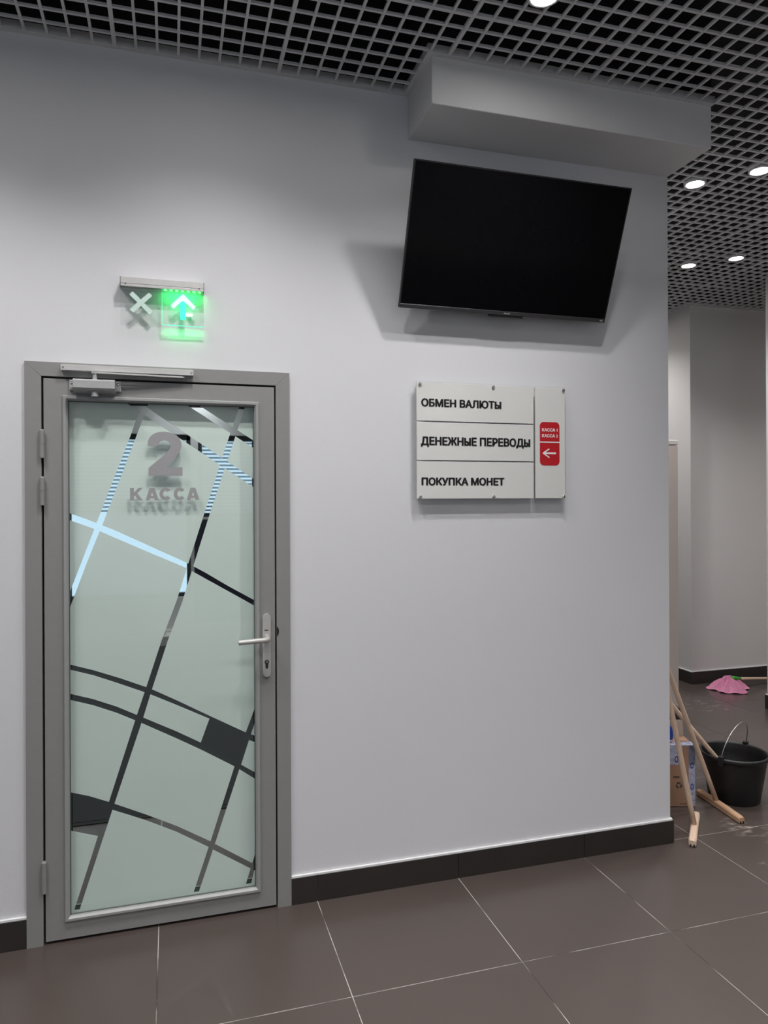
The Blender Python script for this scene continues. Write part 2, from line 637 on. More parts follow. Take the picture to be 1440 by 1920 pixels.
XRC = FX - .02
k = -44
while True:
    x = -.192 + PITCH * k
    run = (k - 32) % 8 == 0
    k += 1
    if x > XR - .03:
        break
    if x < XL + .02:
        continue
    ya = YN + .01
    if x < SOF[0] - .01:
        yb = -.02
    elif x < XW + .01:
        yb = SOF[2] - .02
    elif x < FX:
        yb = YB - .01
    else:
        yb = FY - .02
    o = bar('y', yb - ya, run)
    o.location = (x, (ya + yb) / 2, ZC)
k = -90
while True:
    y = -.0625 - PITCH * 6.5 + PITCH * k + PITCH * .25
    run = k % 8 == 0
    k += 1
    if y > YB - .03:
        break
    if y < YN + .02:
        continue
    segs = []
    if y < SOF[2] - .025:
        segs = [(XL + .01, XR - .01)]
    elif y < -.025:
        segs = [(XL + .01, SOF[0] - .02), (XW + .001, XR - .01)]
    elif y < FY - .02:
        segs = [(XW + .02, XR - .01)]
    else:
        segs = [(XW + .02, FX - .02)]
    for a, b in segs:
        o = bar('x', b - a, run)
        o.location = ((a + b) / 2, y, ZC + .0004)
# perimeter angle under the grid edges
tn = 0
for b6 in ((XL, SOF[0] - .022, -.022, 0, ZC - .002, ZC + .03), (SOF[0] - .022, SOF[0], SOF[2] - .022, 0, ZC - .002, ZC + .03),
           (SOF[0], SOF[1], SOF[2] - .022, SOF[2], ZC - .002, ZC + .03), (XW, XW + .012, .0, YB, ZC - .002, ZC + .02),
           (FX - .02, FX, FY, YB, ZC - .002, ZC + .03), (FX - .02, XR, FY - .02, FY, ZC - .002, ZC + .03)):
    tn += 1
    struct(bx('trim_%d' % tn, b6, GRID), 'grey metal edge angle of the grid ceiling', 'trim')

# ---- baseboards from cut tile pieces with a white filler line
BH_, BT = .104, .012


def baseboard(name, label, runs, filler):
    first_ = runs[0]
    root = struct(empty(name, ((first_[0] + first_[1]) / 2, (first_[2] + first_[3]) / 2, 0)), label, 'baseboard')
    for r in runs:
        keep(bx('baseboard_tile', (*r, 0, BH_), BASE, bev=.0008), root)
    for r in filler:
        bm = bmesh.new()
        box(bm, *r[:4], BH_, BH_ + .007)
        keep(obj('filler_line', bm, FILLER), root)
    return root


g = .0013
xs = [DX1 + .0005, TX, TX + TS, TX + 2 * TS, XW + BT]
baseboard('baseboard_front', 'dark tile baseboard along the grey wall right of the door',
          [(xs[i] + (g if i else 0), xs[i + 1] - (g if i < 3 else 0), -BT, 0) for i in range(4)] + [(XW, XW + BT, 0, .6 - g), (XW, XW + BT, .6 + g, 1.2)],
          [(DX1 + .0005, XW + BT * .5, -BT * .8, 0), (XW, XW + BT * .8, 0, 1.2)])
baseboard('baseboard_left', 'dark tile baseboard left of the door',
          [(DX0 - .35 - g, DX0 - .0005, -BT, 0), (DX0 - .95, DX0 - .35 - 3 * g, -BT, 0)],
          [(DX0 - .95, DX0 - .0005, -BT * .8, 0)])
baseboard('baseboard_far', 'dark tile baseboard around the far wall block',
          [(FX - BT, FX + .5, FY - BT, FY), (FX + .5 + 2 * g, FX + 1.1, FY - BT, FY), (FX + 1.1 + 2 * g, FX + 1.7, FY - BT, FY), (FX - BT, FX, FY, FY + .6), (FX - BT, FX, FY + .6 + 2 * g, FY + 1.2)],
          [(FX - BT * .8, FX + 1.7, FY - BT * .8, FY), (FX - BT * .8, FX, FY, FY + 1.2)])
baseboard('baseboard_pillar', 'dark tile baseboard of the pillar at the right picture edge',
          [(4.342 - BT, 4.80, 1.598, 1.598 + BT), (4.342 - BT, 4.342, 1.12, 1.598)],
          [(4.342 - BT * .8, 4.342, 1.12, 1.598 + BT * .8)])

# ================================================================== DOOR
door = struct(empty('door_1', ((DX0 + DX1) / 2, 0, 0)), 'grey aluminium door with frosted glass, patterned strips and the number 2', 'door')
CI0, CI1, CZ = -.4445, .3945, 2.0415           # casing inside
YCF = -.012
parts = []
for pts, nm in (([(DX0, 0), (CI0, 0), (CI0, CZ), (DX0, DZ)], 'casing_stile'), ([(CI1, 0), (DX1, 0), (DX1, DZ), (CI1, CZ)], 'casing_stile'),
                ([(CI0 + .0006, CZ + .0004), (CI1 - .0006, CZ + .0004), (DX1 - .0006, DZ), (DX0 + .0006, DZ)], 'casing_head')):
    bm = bmesh.new()
    prism(bm, pts, YCF, .06)
    parts.append(obj(nm, bm, DOORM))
# dark rebate behind the gap
bm = bmesh.new()
box(bm, CI0 - .004, CI1 + .004, .050, .062, 0, CZ + .004)
parts.append(obj('rebate', bm, GAP))
LX0, LX1, LZ0, LZ1, LY = -.4370, .3885, .011, 2.0345, -.008
GX0, GX1, GZ0, GZ1 = -.3735, .3285, .074, 1.9745     # bead outside
for b6, nm in (((LX0, GX0 + .004, LY, .047, LZ0, LZ1), 'leaf_stile'), ((GX1 - .004, LX1, LY, .047, LZ0, LZ1), 'leaf_stile'),
               ((GX0 + .004, GX1 - .004, LY, .047, GZ1 - .004, LZ1), 'leaf_rail'), ((GX0 + .004, GX1 - .004, LY, .047, LZ0, GZ0 + .004), 'leaf_rail')):
    parts.append(bx(nm, b6, DOORM))
# glazing beads with a sloped inner lip
bw = .017


def bead(p, q, inx, inz):
    bm = bmesh.new()
    prof = [(0, LY), (0, LY - .006), (.003, LY - .009), (.011, LY - .009), (bw, LY - .001), (bw, .004), (0, .004)]
    L = []
    for (end, sgn) in ((p, 1), (q, -1)):
        ring = []
        for (o_, y_) in prof:
            if inx:
                ring.append(bm.verts.new((end[0] + inx * o_, y_, end[1] + sgn * o_)))
            else:
                ring.append(bm.verts.new((end[0] + sgn * o_, y_, end[1] + inz * o_)))
        L.append(ring)
    n = len(prof)
    for i in range(n):
        bm.faces.new((L[0][i], L[0][(i + 1) % n], L[1][(i + 1) % n], L[1][i]))
    bm.faces.new(L[0])
    bm.faces.new(L[1][::-1])
    return obj('glazing_bead', bm, BEADM)


parts += [bead((GX0, GZ0), (GX0, GZ1), 1, 0), bead((GX1, GZ0), (GX1, GZ1), -1, 0),
          bead((GX0, GZ0), (GX1, GZ0), 0, 1), bead((GX0, GZ1), (GX1, GZ1), 0, -1)]
# gasket line inside the bead
i0, i1, j0, j1 = GX0 + bw, GX1 - bw, GZ0 + bw, GZ1 - bw
for b6 in ((i0, i0 + .003, .001, .0055, j0, j1), (i1 - .003, i1, .001, .0055, j0, j1), (i0, i1, .001, .0055, j0, j0 + .003), (i0, i1, .001, .0055, j1 - .003, j1)):
    parts.append(bx('gasket', b6, GASKET))
# clear front pane, then the film layer behind it
YG, YFILM = .007, .030
bm = bmesh.new()
vs4 = [bm.verts.new(p) for p in ((GX0, YG, GZ0), (GX1, YG, GZ0), (GX1, YG, GZ1), (GX0, YG, GZ1))]
bm.faces.new(vs4)
parts.append(obj('glass_pane', bm, GLASS))
STRIPS = [
 [(-0.104, 1.975), (-0.113, 1.932), (-0.146, 1.834), (-0.264, 1.514), (-0.316, 1.371), (-0.375, 1.212), (-0.375, 1.152), (-0.298, 1.367), (-0.238, 1.522), (-0.126, 1.83), (-0.094, 1.921), (-0.075, 1.975)],
 [(-0.130, 1.975), (0.336, 1.6613), (0.336, 1.6283), (-0.181, 1.975)],
 [(0.083, 1.974), (0.337, 1.8127), (0.336, 1.784), (0.04, 1.972)],
 [(0.264, 1.98), (0.259, 1.962), (0.202, 1.793), (0.123, 1.543), (0.058, 1.337), (0.018, 1.208), (-0.036, 1.064), (-0.093, 0.888), (-0.126, 0.789), (-0.226, 0.474), (-0.347, 0.091), (-0.329, 0.089), (-0.207, 0.464), (-0.104, 0.775), (-0.072, 0.88), (-0.013, 1.063), (0.038, 1.201), (0.08, 1.337), (0.144, 1.543), (0.226, 1.793), (0.281, 1.962), (0.288, 1.981)],
 [(-0.374, 1.555), (-0.304, 1.528), (-0.258, 1.508), (-0.211, 1.488), (-0.138, 1.452), (0.057, 1.355), (0.126, 1.315), (0.212, 1.26), (0.334, 1.188), (0.334, 1.166), (0.212, 1.24), (0.134, 1.287), (0.057, 1.334), (-0.146, 1.429), (-0.219, 1.464), (-0.272, 1.489), (-0.374, 1.530)],
 [(-0.376, 0.999), (-0.278, 0.967), (-0.184, 0.93), (-0.081, 0.885), (0.016, 0.832), (0.147, 0.757), (0.277, 0.684), (0.331, 0.659), (0.331, 0.634), (0.281, 0.656), (0.139, 0.75), (0.016, 0.814), (-0.089, 0.867), (-0.199, 0.915), (-0.278, 0.948), (-0.376, 0.980)],
 [(-0.376, 0.892), (-0.279, 0.86), (-0.199, 0.826), (-0.115, 0.782), (0.016, 0.713), (0.106, 0.661), (0.249, 0.566), (0.331, 0.511), (0.331, 0.484), (0.237, 0.553), (0.108, 0.633), (0.016, 0.686), (-0.121, 0.762), (-0.2, 0.803), (-0.279, 0.837), (-0.376, 0.869)],
 [(0.332, 0.826), (0.277, 0.684), (0.233, 0.555), (0.141, 0.276), (0.077, 0.089), (0.097, 0.089), (0.157, 0.262), (0.25, 0.537), (0.259, 0.56), (0.299, 0.68), (0.332, 0.777)],
 [(-0.223, 0.471), (-0.207, 0.464), (-0.098, 0.411), (0.014, 0.353), (0.141, 0.276), (0.157, 0.264), (0.299, 0.169), (0.329, 0.151), (0.329, 0.127), (0.291, 0.15), (0.149, 0.243), (0.133, 0.255), (0.014, 0.33), (-0.098, 0.389), (-0.216, 0.443), (-0.226, 0.448)],
 [(0.332, 0.268), (0.275, 0.09), (0.296, 0.09), (0.332, 0.24)],
 [(0.141, 0.756), (0.289, 0.675), (0.249, 0.557), (0.106, 0.661)],
 [(-0.378, 0.531), (-0.294, 0.503), (-0.228, 0.474), (-0.207, 0.464), (-0.216, 0.443), (-0.248, 0.349), (-0.265, 0.351), (-0.378, 0.390)],
]


def inside(pt, poly):
    x, z = pt
    r = False
    j = len(poly) - 1
    for i in range(len(poly)):
        xi, zi = poly[i]
        xj, zj = poly[j]
        if (zi > z) != (zj > z) and x < (xj - xi) * (z - zi) / (zj - zi) + xi:
            r = not r
        j = i
    return r


RX0, RX1, RZ0, RZ1 = GX0 + .006, GX1 - .006, GZ0 + .006, GZ1 - .006
vin, ein = [], []


def add_loop(lp):
    b0 = len(vin)
    vin.extend(Vector(p) for p in lp)
    n = len(lp)
    ein.extend((b0 + i, b0 + (i + 1) % n) for i in range(n))


add_loop([(RX0, RZ0), (RX1, RZ0), (RX1, RZ1), (RX0, RZ1)])
for s in STRIPS:
    add_loop(s)
res = delaunay_2d_cdt(vin, ein, [], 0, 1e-5)
V2, F2 = res[0], res[2]
kind = {}
for fi, f in enumerate(F2):
    c = sum((V2[i] for i in f), Vector((0, 0))) / len(f)
    if not (RX0 < c.x < RX1 and RZ0 < c.y < RZ1):
        continue
    kind[fi] = any(inside((c.x, c.y), s) for s in STRIPS)
edge_f = {}
for fi in kind:
    f = F2[fi]
    for i in range(len(f)):
        e = tuple(sorted((f[i], f[(i + 1) % len(f)])))
        edge_f.setdefault(e, []).append(fi)
seen = set()
comps = []
for fi in kind:
    if fi in seen:
        continue
    st = [fi]
    seen.add(fi)
    comp = []
    while st:
        a = st.pop()
        comp.append(a)
        f = F2[a]
        for i in range(len(f)):
            for b in edge_f[tuple(sorted((f[i], f[(i + 1) % len(f)])))]:
                if b not in seen and kind[b] == kind[a]:
                    seen.add(b)
                    st.append(b)
    comps.append(comp)
for comp in comps:
    strip = kind[comp[0]]
    bm = bmesh.new()
    mp = {}
    yy = YFILM + (.0006 if strip else 0)
    for fi in comp:
        vv = []
        for i in F2[fi]:
            if i not in mp:
                mp[i] = bm.verts.new((V2[i].x, yy, V2[i].y))
            vv.append(mp[i])
        try:
            bm.faces.new(vv)
        except ValueError:
            pass
    r = bmesh.ops.extrude_face_region(bm, geom=list(bm.faces))
    for v in [g_ for g_ in r['geom'] if isinstance(g_, bmesh.types.BMVert)]:
        v.co.y += .002
    o = obj('mirror_strip' if strip else 'film_patch', bm, MIRROR if strip else FILM)
    if strip:
        o['label'] = 'mirror-like clear strip between the frosted patches'
    parts.append(o)
# lettering on the front of the glass
KX = lambda x: -.1460 + (x - 188) * .0002395
KZ = lambda y: 1.641 - (y - 1080) * .00025
cvt = lambda L: [(KX(x), KZ(y)) for x, y in L]
TWO = [(463, 898), (975, 898), (975, 765), (712, 765), (760, 727), (820, 672), (880, 605), (920, 553), (945, 505), (958, 465), (962, 425), (956, 380), (930, 325), (885, 283), (830, 255), (770, 239), (700, 232), (630, 237), (570, 253), (520, 282), (480, 322), (457, 375), (448, 452), (613, 452), (617, 420), (632, 393), (655, 375), (685, 366), (715, 365), (745, 372), (772, 390), (789, 418), (793, 450), (782, 488), (755, 525), (715, 568), (650, 625), (570, 690), (510, 740), (463, 782)]
parts.append(flat_shape('number_two', [cvt(TWO)], YG - .0015, .001, LETTER))
Kp = [(188, 1080), (245, 1080), (245, 1150), (312, 1080), (377, 1076), (296, 1160), (377, 1268), (310, 1268), (263, 1193), (245, 1212), (245, 1270), (188, 1270)]
parts.append(flat_shape('letter', [cvt(Kp)], YG - .0015, .001, LETTER))
Ap = [(418, 1266), (476, 1080), (550, 1080), (613, 1264), (553, 1264), (543, 1235), (484, 1237), (474, 1266)]
Ah = [(514, 1145), (532, 1198), (496, 1200)]
for dx in (0, 620):
    parts.append(flat_shape('letter', [cvt([(x + dx, y - dx * .008) for x, y in Ap]), cvt([(x + dx, y - dx * .008) for x, y in Ah])], YG - .0015, .001, LETTER))
for cx in (716, 930):
    lp = []
    for k in range(25):
        t = math.radians(38 + 284 * k / 24)
        lp.append((cx + 92 * math.cos(t), 1170 - 97 * math.sin(t)))
    for k in range(25):
        t = math.radians(322 - 284 * k / 24)
        lp.append((cx + 37 * math.cos(t), 1170 - 45 * math.sin(t)))
    lp = lp[:25] + [(cx + 92, 1170 + 42)] * 0 + lp[25:]
    parts.append(flat_shape('letter', [cvt(lp)], YG - .0015, .001, LETTER))
adopt(door, *parts)
# hinges
for z0, z1 in ((1.746, 1.849), (1.577, 1.681), (.191, .306)):
    bm = bmesh.new()
    zm = (z0 + z1) / 2
    lathe(bm, [(.006, z0), (.0085, z0 + .002), (.0085, zm - .0008), (.0078, zm - .0006), (.0078, zm + .0006), (.0088, zm + .0008), (.0088, z1 - .004), (.006, z1)], 18, (-.4408, -.020, 0))
    box(bm, -.4468, -.4348, -.018, .0, z0 + .006, z1 - .006)
    keep(obj('hinge', bm, DOORM, smooth=False), door)
# handle: long plate, lever, keyhole
hd = empty('door_handle', (.3545, YCF, .905))
keep(hd, door)
bm = bmesh.new()
prism(bm, rrect(.3392, .3700, .905, 1.152, .0153, 8), -.0185, LY)
bmesh.ops.bevel(bm, geom=[e for e in bm.edges if all(abs(v.co.y + .0185) < 1e-5 for v in e.verts)], offset=.002, segments=2, affect='EDGES')
hp = obj('handle_plate', bm, HANDLE)
bm = bmesh.new()
tube(bm, [(.3545, -.016, 1.060), (.3545, -.045, 1.060), (.3535, -.056, 1.0597), (.348, -.064, 1.059), (.336, -.067, 1.058), (.31, -.067, 1.0575), (.275, -.067, 1.0560), (.245, -.067, 1.0545), (.2425, -.067, 1.0543)], .0115, 14, r_end=.0090)
lv = obj('lever', bm, HANDLE, smooth=True)
bm = bmesh.new()
lathe(bm, [(.0125, -.026), (.0125, -.018)], 18, (.3545, 0, 1.060), 'y')
ro = obj('rosette', bm, HANDLE)
ks = flat_shape('keyhole', [[(.3545 + .0085 * math.cos(math.radians(a)), .965 + .0085 * math.sin(math.radians(a))) for a in range(-55, 236, 12)] + [(.3497, .945), (.3505, .9408), (.3545, .939), (.3585, .9408), (.3593, .945)]], -.0195, .002, DARKM)
bm = bmesh.new()
lathe(bm, [(.0045, -.0215), (.0045, -.019)], 14, (.3545, 0, .966), 'y')
kc = obj('lock_core', bm, BRASSY)
eng = bx('engraved_mark', (.3465, .3605, -.0188, -.0180, 1.0865, 1.0900), DARKM)
for c in (hp, lv, ro, ks, kc, eng):
    c.parent = hd
    c.matrix_parent_inverse = Matrix.Translation((.3545, YCF, .905)).inverted()
# strike cutout in the casing: a black piece stands for its shade
bm = bmesh.new()
prism(bm, [(CI1 - .004 + .0125 * math.cos(math.radians(a)), 1.0805 + .021 * math.sin(math.radians(a))) for a in range(-70, 71, 10)], YCF - .0008, YCF + .004)
keep(obj('strike_cutout_shade', bm, GAP), door)

# ---- door closer
dc = tag(empty('door_closer', (-.262, -.012, 2.01)), 'silver door closer with arm and slide rail on top of the door', 'door closer')
ps = []
bm = bmesh.new()
prism(bm, [(-.012, 2.0685), (-.012, 2.0885), (-.033, 2.0885), (-.034, 2.0875), (-.034, 2.0685), (-.027, 2.0685), (-.027, 2.074), (-.019, 2.074), (-.019, 2.0685)], -.3765, .0830, 'x')
bmesh.ops.transform(bm, matrix=Matrix.Translation((0, 0, -.0055)), verts=bm.verts)
ps.append(obj('slide_rail', bm, SATIN))
for x in (-.369, .0755):
    bm = bmesh.new()
    lathe(bm, [(.0036, -.0355), (.0036, -.033)], 12, (x, 0, 2.0730), 'y')
    ps.append(obj('screw', bm, STEEL))
bm = bmesh.new()
prism(bm, [(-.008, 2.024), (-.056, 2.030), (-.063, 2.024), (-.063, 1.998), (-.058, 1.990), (-.008, 1.982)], -.3335, -.1930, 'x')
ps.append(obj('closer_body', bm, SILVER))
for x0, x1 in ((-.3500, -.3335), (-.1930, -.1745)):
    ps.append(bx('mounting_ear', (x0, x1, -.019, -.008, 1.9945, 2.0305), SILVER, bev=.0008))
    for z in (2.003, 2.0205):
        bm = bmesh.new()
        xm = (x0 + x1) / 2
        lathe(bm, [(.0050, -.019), (.0050, -.0215), (.0030, -.024)], 12, (xm, 0, z), 'y')
        ps.append(obj('ear_screw', bm, STEEL))
bm = bmesh.new()
lathe(bm, [(.0095, 2.024), (.0095, 2.0335), (.0075, 2.0345), (.0075, 2.0500), (.0095, 2.0505), (.0095, 2.0560)], 18, (-.2615, -.046, 0))
ps.append(obj('pivot', bm, SILVER))
bm = bmesh.new()
prism(bm, [(-.272, -.0545), (-.252, -.0545), (.045, -.0315), (.051, -.0275), (.045, -.0235), (-.252, -.038), (-.272, -.038)], 2.0525, 2.0580, 'z')
ps.append(obj('arm', bm, SATIN))
bm = bmesh.new()
lathe(bm, [(.0135, 1.9700), (.0135, 1.988)], 18, (-.2620, -.040, 0))
ps.append(obj('valve_cap', bm, SILVER))
adopt(dc, *ps)

# ================================================================== LIGHT SIGN ABOVE THE DOOR
es = tag(empty('indicator_sign', (-.026, 0, 2.24)), 'edge-lit clear indicator sign with a cross and a glowing green arrow', 'sign')
ps = []
ex0, ex1 = -.1745, .1225
bm = bmesh.new()
prism(bm, [(0, 2.409), (-.050, 2.409), (-.050, 2.3875), (-.0485, 2.3865), (-.0485, 2.3845), (-.050, 2.3835), (-.050, 2.3765), (-.046, 2.3765), (-.046, 2.381), (-.022, 2.381), (-.022, 2.3765), (0, 2.3765)], ex0 + .002, ex1 - .002, 'x')
ps.append(obj('profile', bm, SATIN))
for x in (ex0, ex1 - .002):
    ps.append(bx('end_cap', (x, x + .002, -.051, 0, 2.376, 2.4095), WIREM))
for x in (ex0 + .018, ex1 - .018):
    bm = bmesh.new()
    lathe(bm, [(.0024, -.0515), (.0024, -.049)], 10, (x, 0, 2.3855), 'y')
    ps.append(obj('screw', bm, DARKM))
yp0, yp1 = -.034, -.028
xm = -.0285
for a, b, zb in ((ex0 + .001, xm - .001, 2.2375), (xm + .001, ex1 - .0015, 2.248)):
    bm = bmesh.new()
    box(bm, a, b, yp0, yp1, zb, 2.380)
    ps.append(obj('clear_plate', bm, ACRYL))


def beam(p, q, w):
    p, q = Vector(p), Vector(q)
    d = (q - p).normalized()
    n = Vector((-d.y, d.x)) * w / 2
    return [tuple(p + n), tuple(p - n), tuple(q - n), tuple(q + n)]


ps.append(flat_shape('cross_mark', [beam((-.1375, 2.3560), (-.0665, 2.2855), .0170)], yp0 - .003, .003, CROSSM))
ps.append(flat_shape('cross_mark', [beam((-.0690, 2.3560), (-.1365, 2.2890), .0170)], yp0 - .0032, .003, CROSSM))
ps.append(flat_shape('arrow_shaft', [[(.0365, 2.2690), (.0565, 2.2690), (.0565, 2.338), (.0365, 2.338)]], yp0 - .003, .003, ARROWM))
ps.append(flat_shape('arrow_head', [[(.0468, 2.3660), (.0915, 2.3205), (.0830, 2.3090), (.0565, 2.3330), (.0468, 2.3400), (.0365, 2.3330), (.0120, 2.3090), (.0025, 2.3205)]], yp0 - .0035, .0035, ARROWH))
ps.append(bx('lit_edge', (xm + .001, ex1 - .0015, yp0, yp1, 2.2465, 2.248), EDGEM))
ps.append(bx('lit_edge', (xm - .0006, xm + .0006, yp0, yp1, 2.248, 2.376), EDGEM))
for k in range(7):
    x = xm + .012 + k * .0205
    ps.append(bx('led', (x - .005, x + .005, -.0345, -.0275, 2.3752, 2.3780), LEDM))
bm = bmesh.new()
tube(bm, [(-.160, -.012, 2.4085), (-.156, -.010, 2.4150), (-.148, -.010, 2.4170), (-.136, -.010, 2.4155), (-.122, -.011, 2.4100), (-.110, -.012, 2.4085)], .0010, 6)
ps.append(obj('wire', bm, WIREM))
adopt(es, *ps)


def area(name, loc, size, power, color, rot, parent, spread=math.pi, size_y=None, shape='DISK'):
    ld = bpy.data.lights.new(name, 'AREA')
    ld.shape = shape
    ld.size = size
    if size_y:
        ld.size_y = size_y
    ld.energy = power
    ld.color = color
    ld.spread = spread
    o = bpy.data.objects.new(name, ld)
    COL.objects.link(o)
    o.location = loc
    o.rotation_euler = rot
    if parent:
        keep(o, parent)
    return o


area('led_light', ((xm + ex1) / 2, -.022, 2.374), .13, .075, (.0, 1, .10), (math.radians(25), 0, 0), es, size_y=.006, shape='RECTANGLE')
area('edge_light', ((xm + ex1) / 2, -.031, 2.2455), .14, .022, (.0, 1, .16), (math.radians(50), 0, 0), es, size_y=.005, shape='RECTANGLE', spread=1.6)

# ================================================================== INFORMATION SIGN
sg = tag(empty('wall_sign', (1.312, 0, 1.597)), 'white acrylic information sign with Cyrillic lettering under the television', 'sign')
ps = []
YS = -.035
bm = bmesh.new()
box(bm, .958, 1.659, -.026, -.020, 1.5935, 2.082)
ps.append(obj('clear_backing', bm, ACRYL))
PAN = ((.9695, 1.5015, 1.9185, 2.0765), (.9695, 1.5015, 1.7565, 1.9135), (.9695, 1.5015, 1.5970, 1.7515), (1.5100, 1.6535, 1.5970, 2.0765))
for a, b, c, d in PAN:
    ps.append(bx('white_panel', (a, b, YS, -.0262, c, d), WHITEP, bev=.0006))
yt = YS - .001
ps.append(text_shape('lettering', 'ОБМЕН ВАЛЮТЬI', (.9880, 1.3490, 1.9770, 2.0105), yt, .001, BLACKP, bold=.052))
ps.append(text_shape('lettering', 'ДЕНЕЖНЬIЕ ПЕРЕВОДЬI', (.9860, 1.4850, 1.8110, 1.8540), yt, .001, BLACKP, bold=.052))
ps.append(text_shape('lettering', 'ПОКУПКА МОНЕТ', (.9880, 1.3620, 1.6520, 1.6850), yt, .001, BLACKP, bold=.052))
ps.append(flat_shape('red_badge', [rrect(1.5310, 1.6260, 1.7400, 1.9280, .018)], yt, .001, REDP))
y2 = yt - .0008
ps.append(text_shape('badge_lettering', 'КАССА 1', (1.5410, 1.6160, 1.8870, 1.9010), y2, .0008, WHITEV, bold=.034))
ps.append(text_shape('badge_lettering', 'КАССА 2', (1.5410, 1.6180, 1.8615, 1.8755), y2, .0008, WHITEV, bold=.034))
ps.append(flat_shape('badge_line', [[(1.5310, 1.8385), (1.6260, 1.8385), (1.6260, 1.8430), (1.5310, 1.8430)]], y2, .0008, WHITEV))
ps.append(flat_shape('badge_arrow', [rrect(1.5480, 1.6090, 1.7890, 1.7968, .0035)], y2, .0008, WHITEV))
for z in (1.8115, 1.7740):
    bm_pts = beam((1.5455, 1.7928), (1.5760, z), .0052)
    ps.append(flat_shape('badge_arrow', [bm_pts], y2 - (.0001 if z > 1.8 else .0002), .0008, WHITEV))
for x in (.9830, 1.3115, 1.6455):
    for z in (1.6040, 2.0685):
        bm = bmesh.new()
        lathe(bm, [(.0050, 0), (.0050, YS - .001), (.0070, YS - .001), (.0070, YS - .0045), (.0055, YS - .006)], 16, (x, 0, z), 'y')
        ps.append(obj('standoff', bm, STEEL))
adopt(sg, *ps)

# ================================================================== TELEVISION (tilted forward on a bracket)
TW, TH, TT = .9433, .5440, .380
TVL = Vector((1.3518, -.080, 2.3647))
tv = tag(empty('television', TVL), 'black flat television tilted forward, mounted high on the grey wall', 'television')
tv.rotation_euler = (TT, 0, 0)


def tvp(o):
    o.parent = tv
    return o


w2 = TW / 2
tvp(bx('panel', (-w2, w2, .001, .016, .001, TH), BEZEL, bev=.0015))
tvp(bx('screen', (-w2 + .005, w2 - .005, -.0005, .002, .0165, TH - .005), SCREEN))
for b6 in ((-w2, -w2 + .0048, -.0012, .001, .016, TH), (w2 - .0048, w2, -.0012, .001, .016, TH), (-w2, w2, -.0012, .001, TH - .0048, TH)):
    tvp(bx('bezel', b6, BEZEL))
tvp(bx('bottom_bezel', (-w2, w2, -.002, .016, 0, .0162), CHIN, bev=.001))
tvp(bx('sensor_bar', (-.078, .078, -.001, .013, -.0085, -.0002), BEZEL, bev=.001))
text_shape('logo', 'xiaomi', (-.014, .014, .0045, .0125), -.0030, .0008, LOGO, tv, bold=.01)
text_shape('logo', '4K', (w2 - .028, w2 - .010, .0040, .0120), -.0030, .0008, LOGO, tv, bold=.02)
bm = bmesh.new()
prism(bm, [(.016, .012), (.050, .05), (.056, .30), (.045, .36), (.016, .40)], -w2 + .08, w2 - .08, 'x')
tvp(obj('rear_housing', bm, TVBACK))
for z in (.18, .26):
    tvp(bx('bracket_rail', (-.22, .22, .056, .060, z, z + .02), BEZEL))
wp = bx('wall_plate', (1.16, 1.54, -.006, 0, 2.52, 2.74), BEZEL)
arms = []
for x in (1.22, 1.48):
    bm = bmesh.new()
    prism(bm, [(-.006, 2.53), (-.006, 2.73), (-.10, 2.665), (-.06, 2.53)], x - .004, x + .004, 'x')
    arms.append(obj('bracket_arm', bm, BEZEL))
Minv = (Matrix.Translation(TVL) @ Matrix.Rotation(TT, 4, 'X')).inverted()
for o in [wp] + arms:
    o.parent = tv
    o.matrix_parent_inverse = Minv

# ================================================================== CEILING DOWNLIGHTS
def lathe_prof_lamp():
    bm = bmesh.new()
    lathe(bm, [(.044, -.004), (.046, -.006), (.052, -.007), (.056, -.004), (.056, .03), (.001, .03)], 28, caps=False)
    return bm


ring0 = obj('trim_ring', lathe_prof_lamp(), RING, smooth=True)
bm = bmesh.new()
lathe(bm, [(.0445, -.0035), (.0445, .012)], 28)
lens0 = obj('lens', bm, LENS)
first = True


def downlight(x, y, label, group):
    global first
    e = tag(empty('downlight', (x, y, ZC)), label, 'ceiling lamp', group)
    if first:
        ring0.parent = e
        lens0.parent = e
        first = False
    else:
        for s_ in (ring0, lens0):
            c = s_.copy()
            COL.objects.link(c)
            c.parent = e
    ld = bpy.data.lights.new('lamp_light', 'SPOT')
    ld.shadow_soft_size = .04
    ld.energy = LAMP_POWER
    ld.color = (1.0, .98, .97)
    ld.spot_size = LAMP_SPREAD
    ld.spot_blend = 1.0
    o = bpy.data.objects.new('lamp_light', ld)
    COL.objects.link(o)
    o.parent = e
    o.location = (0, 0, -.010)
    return e


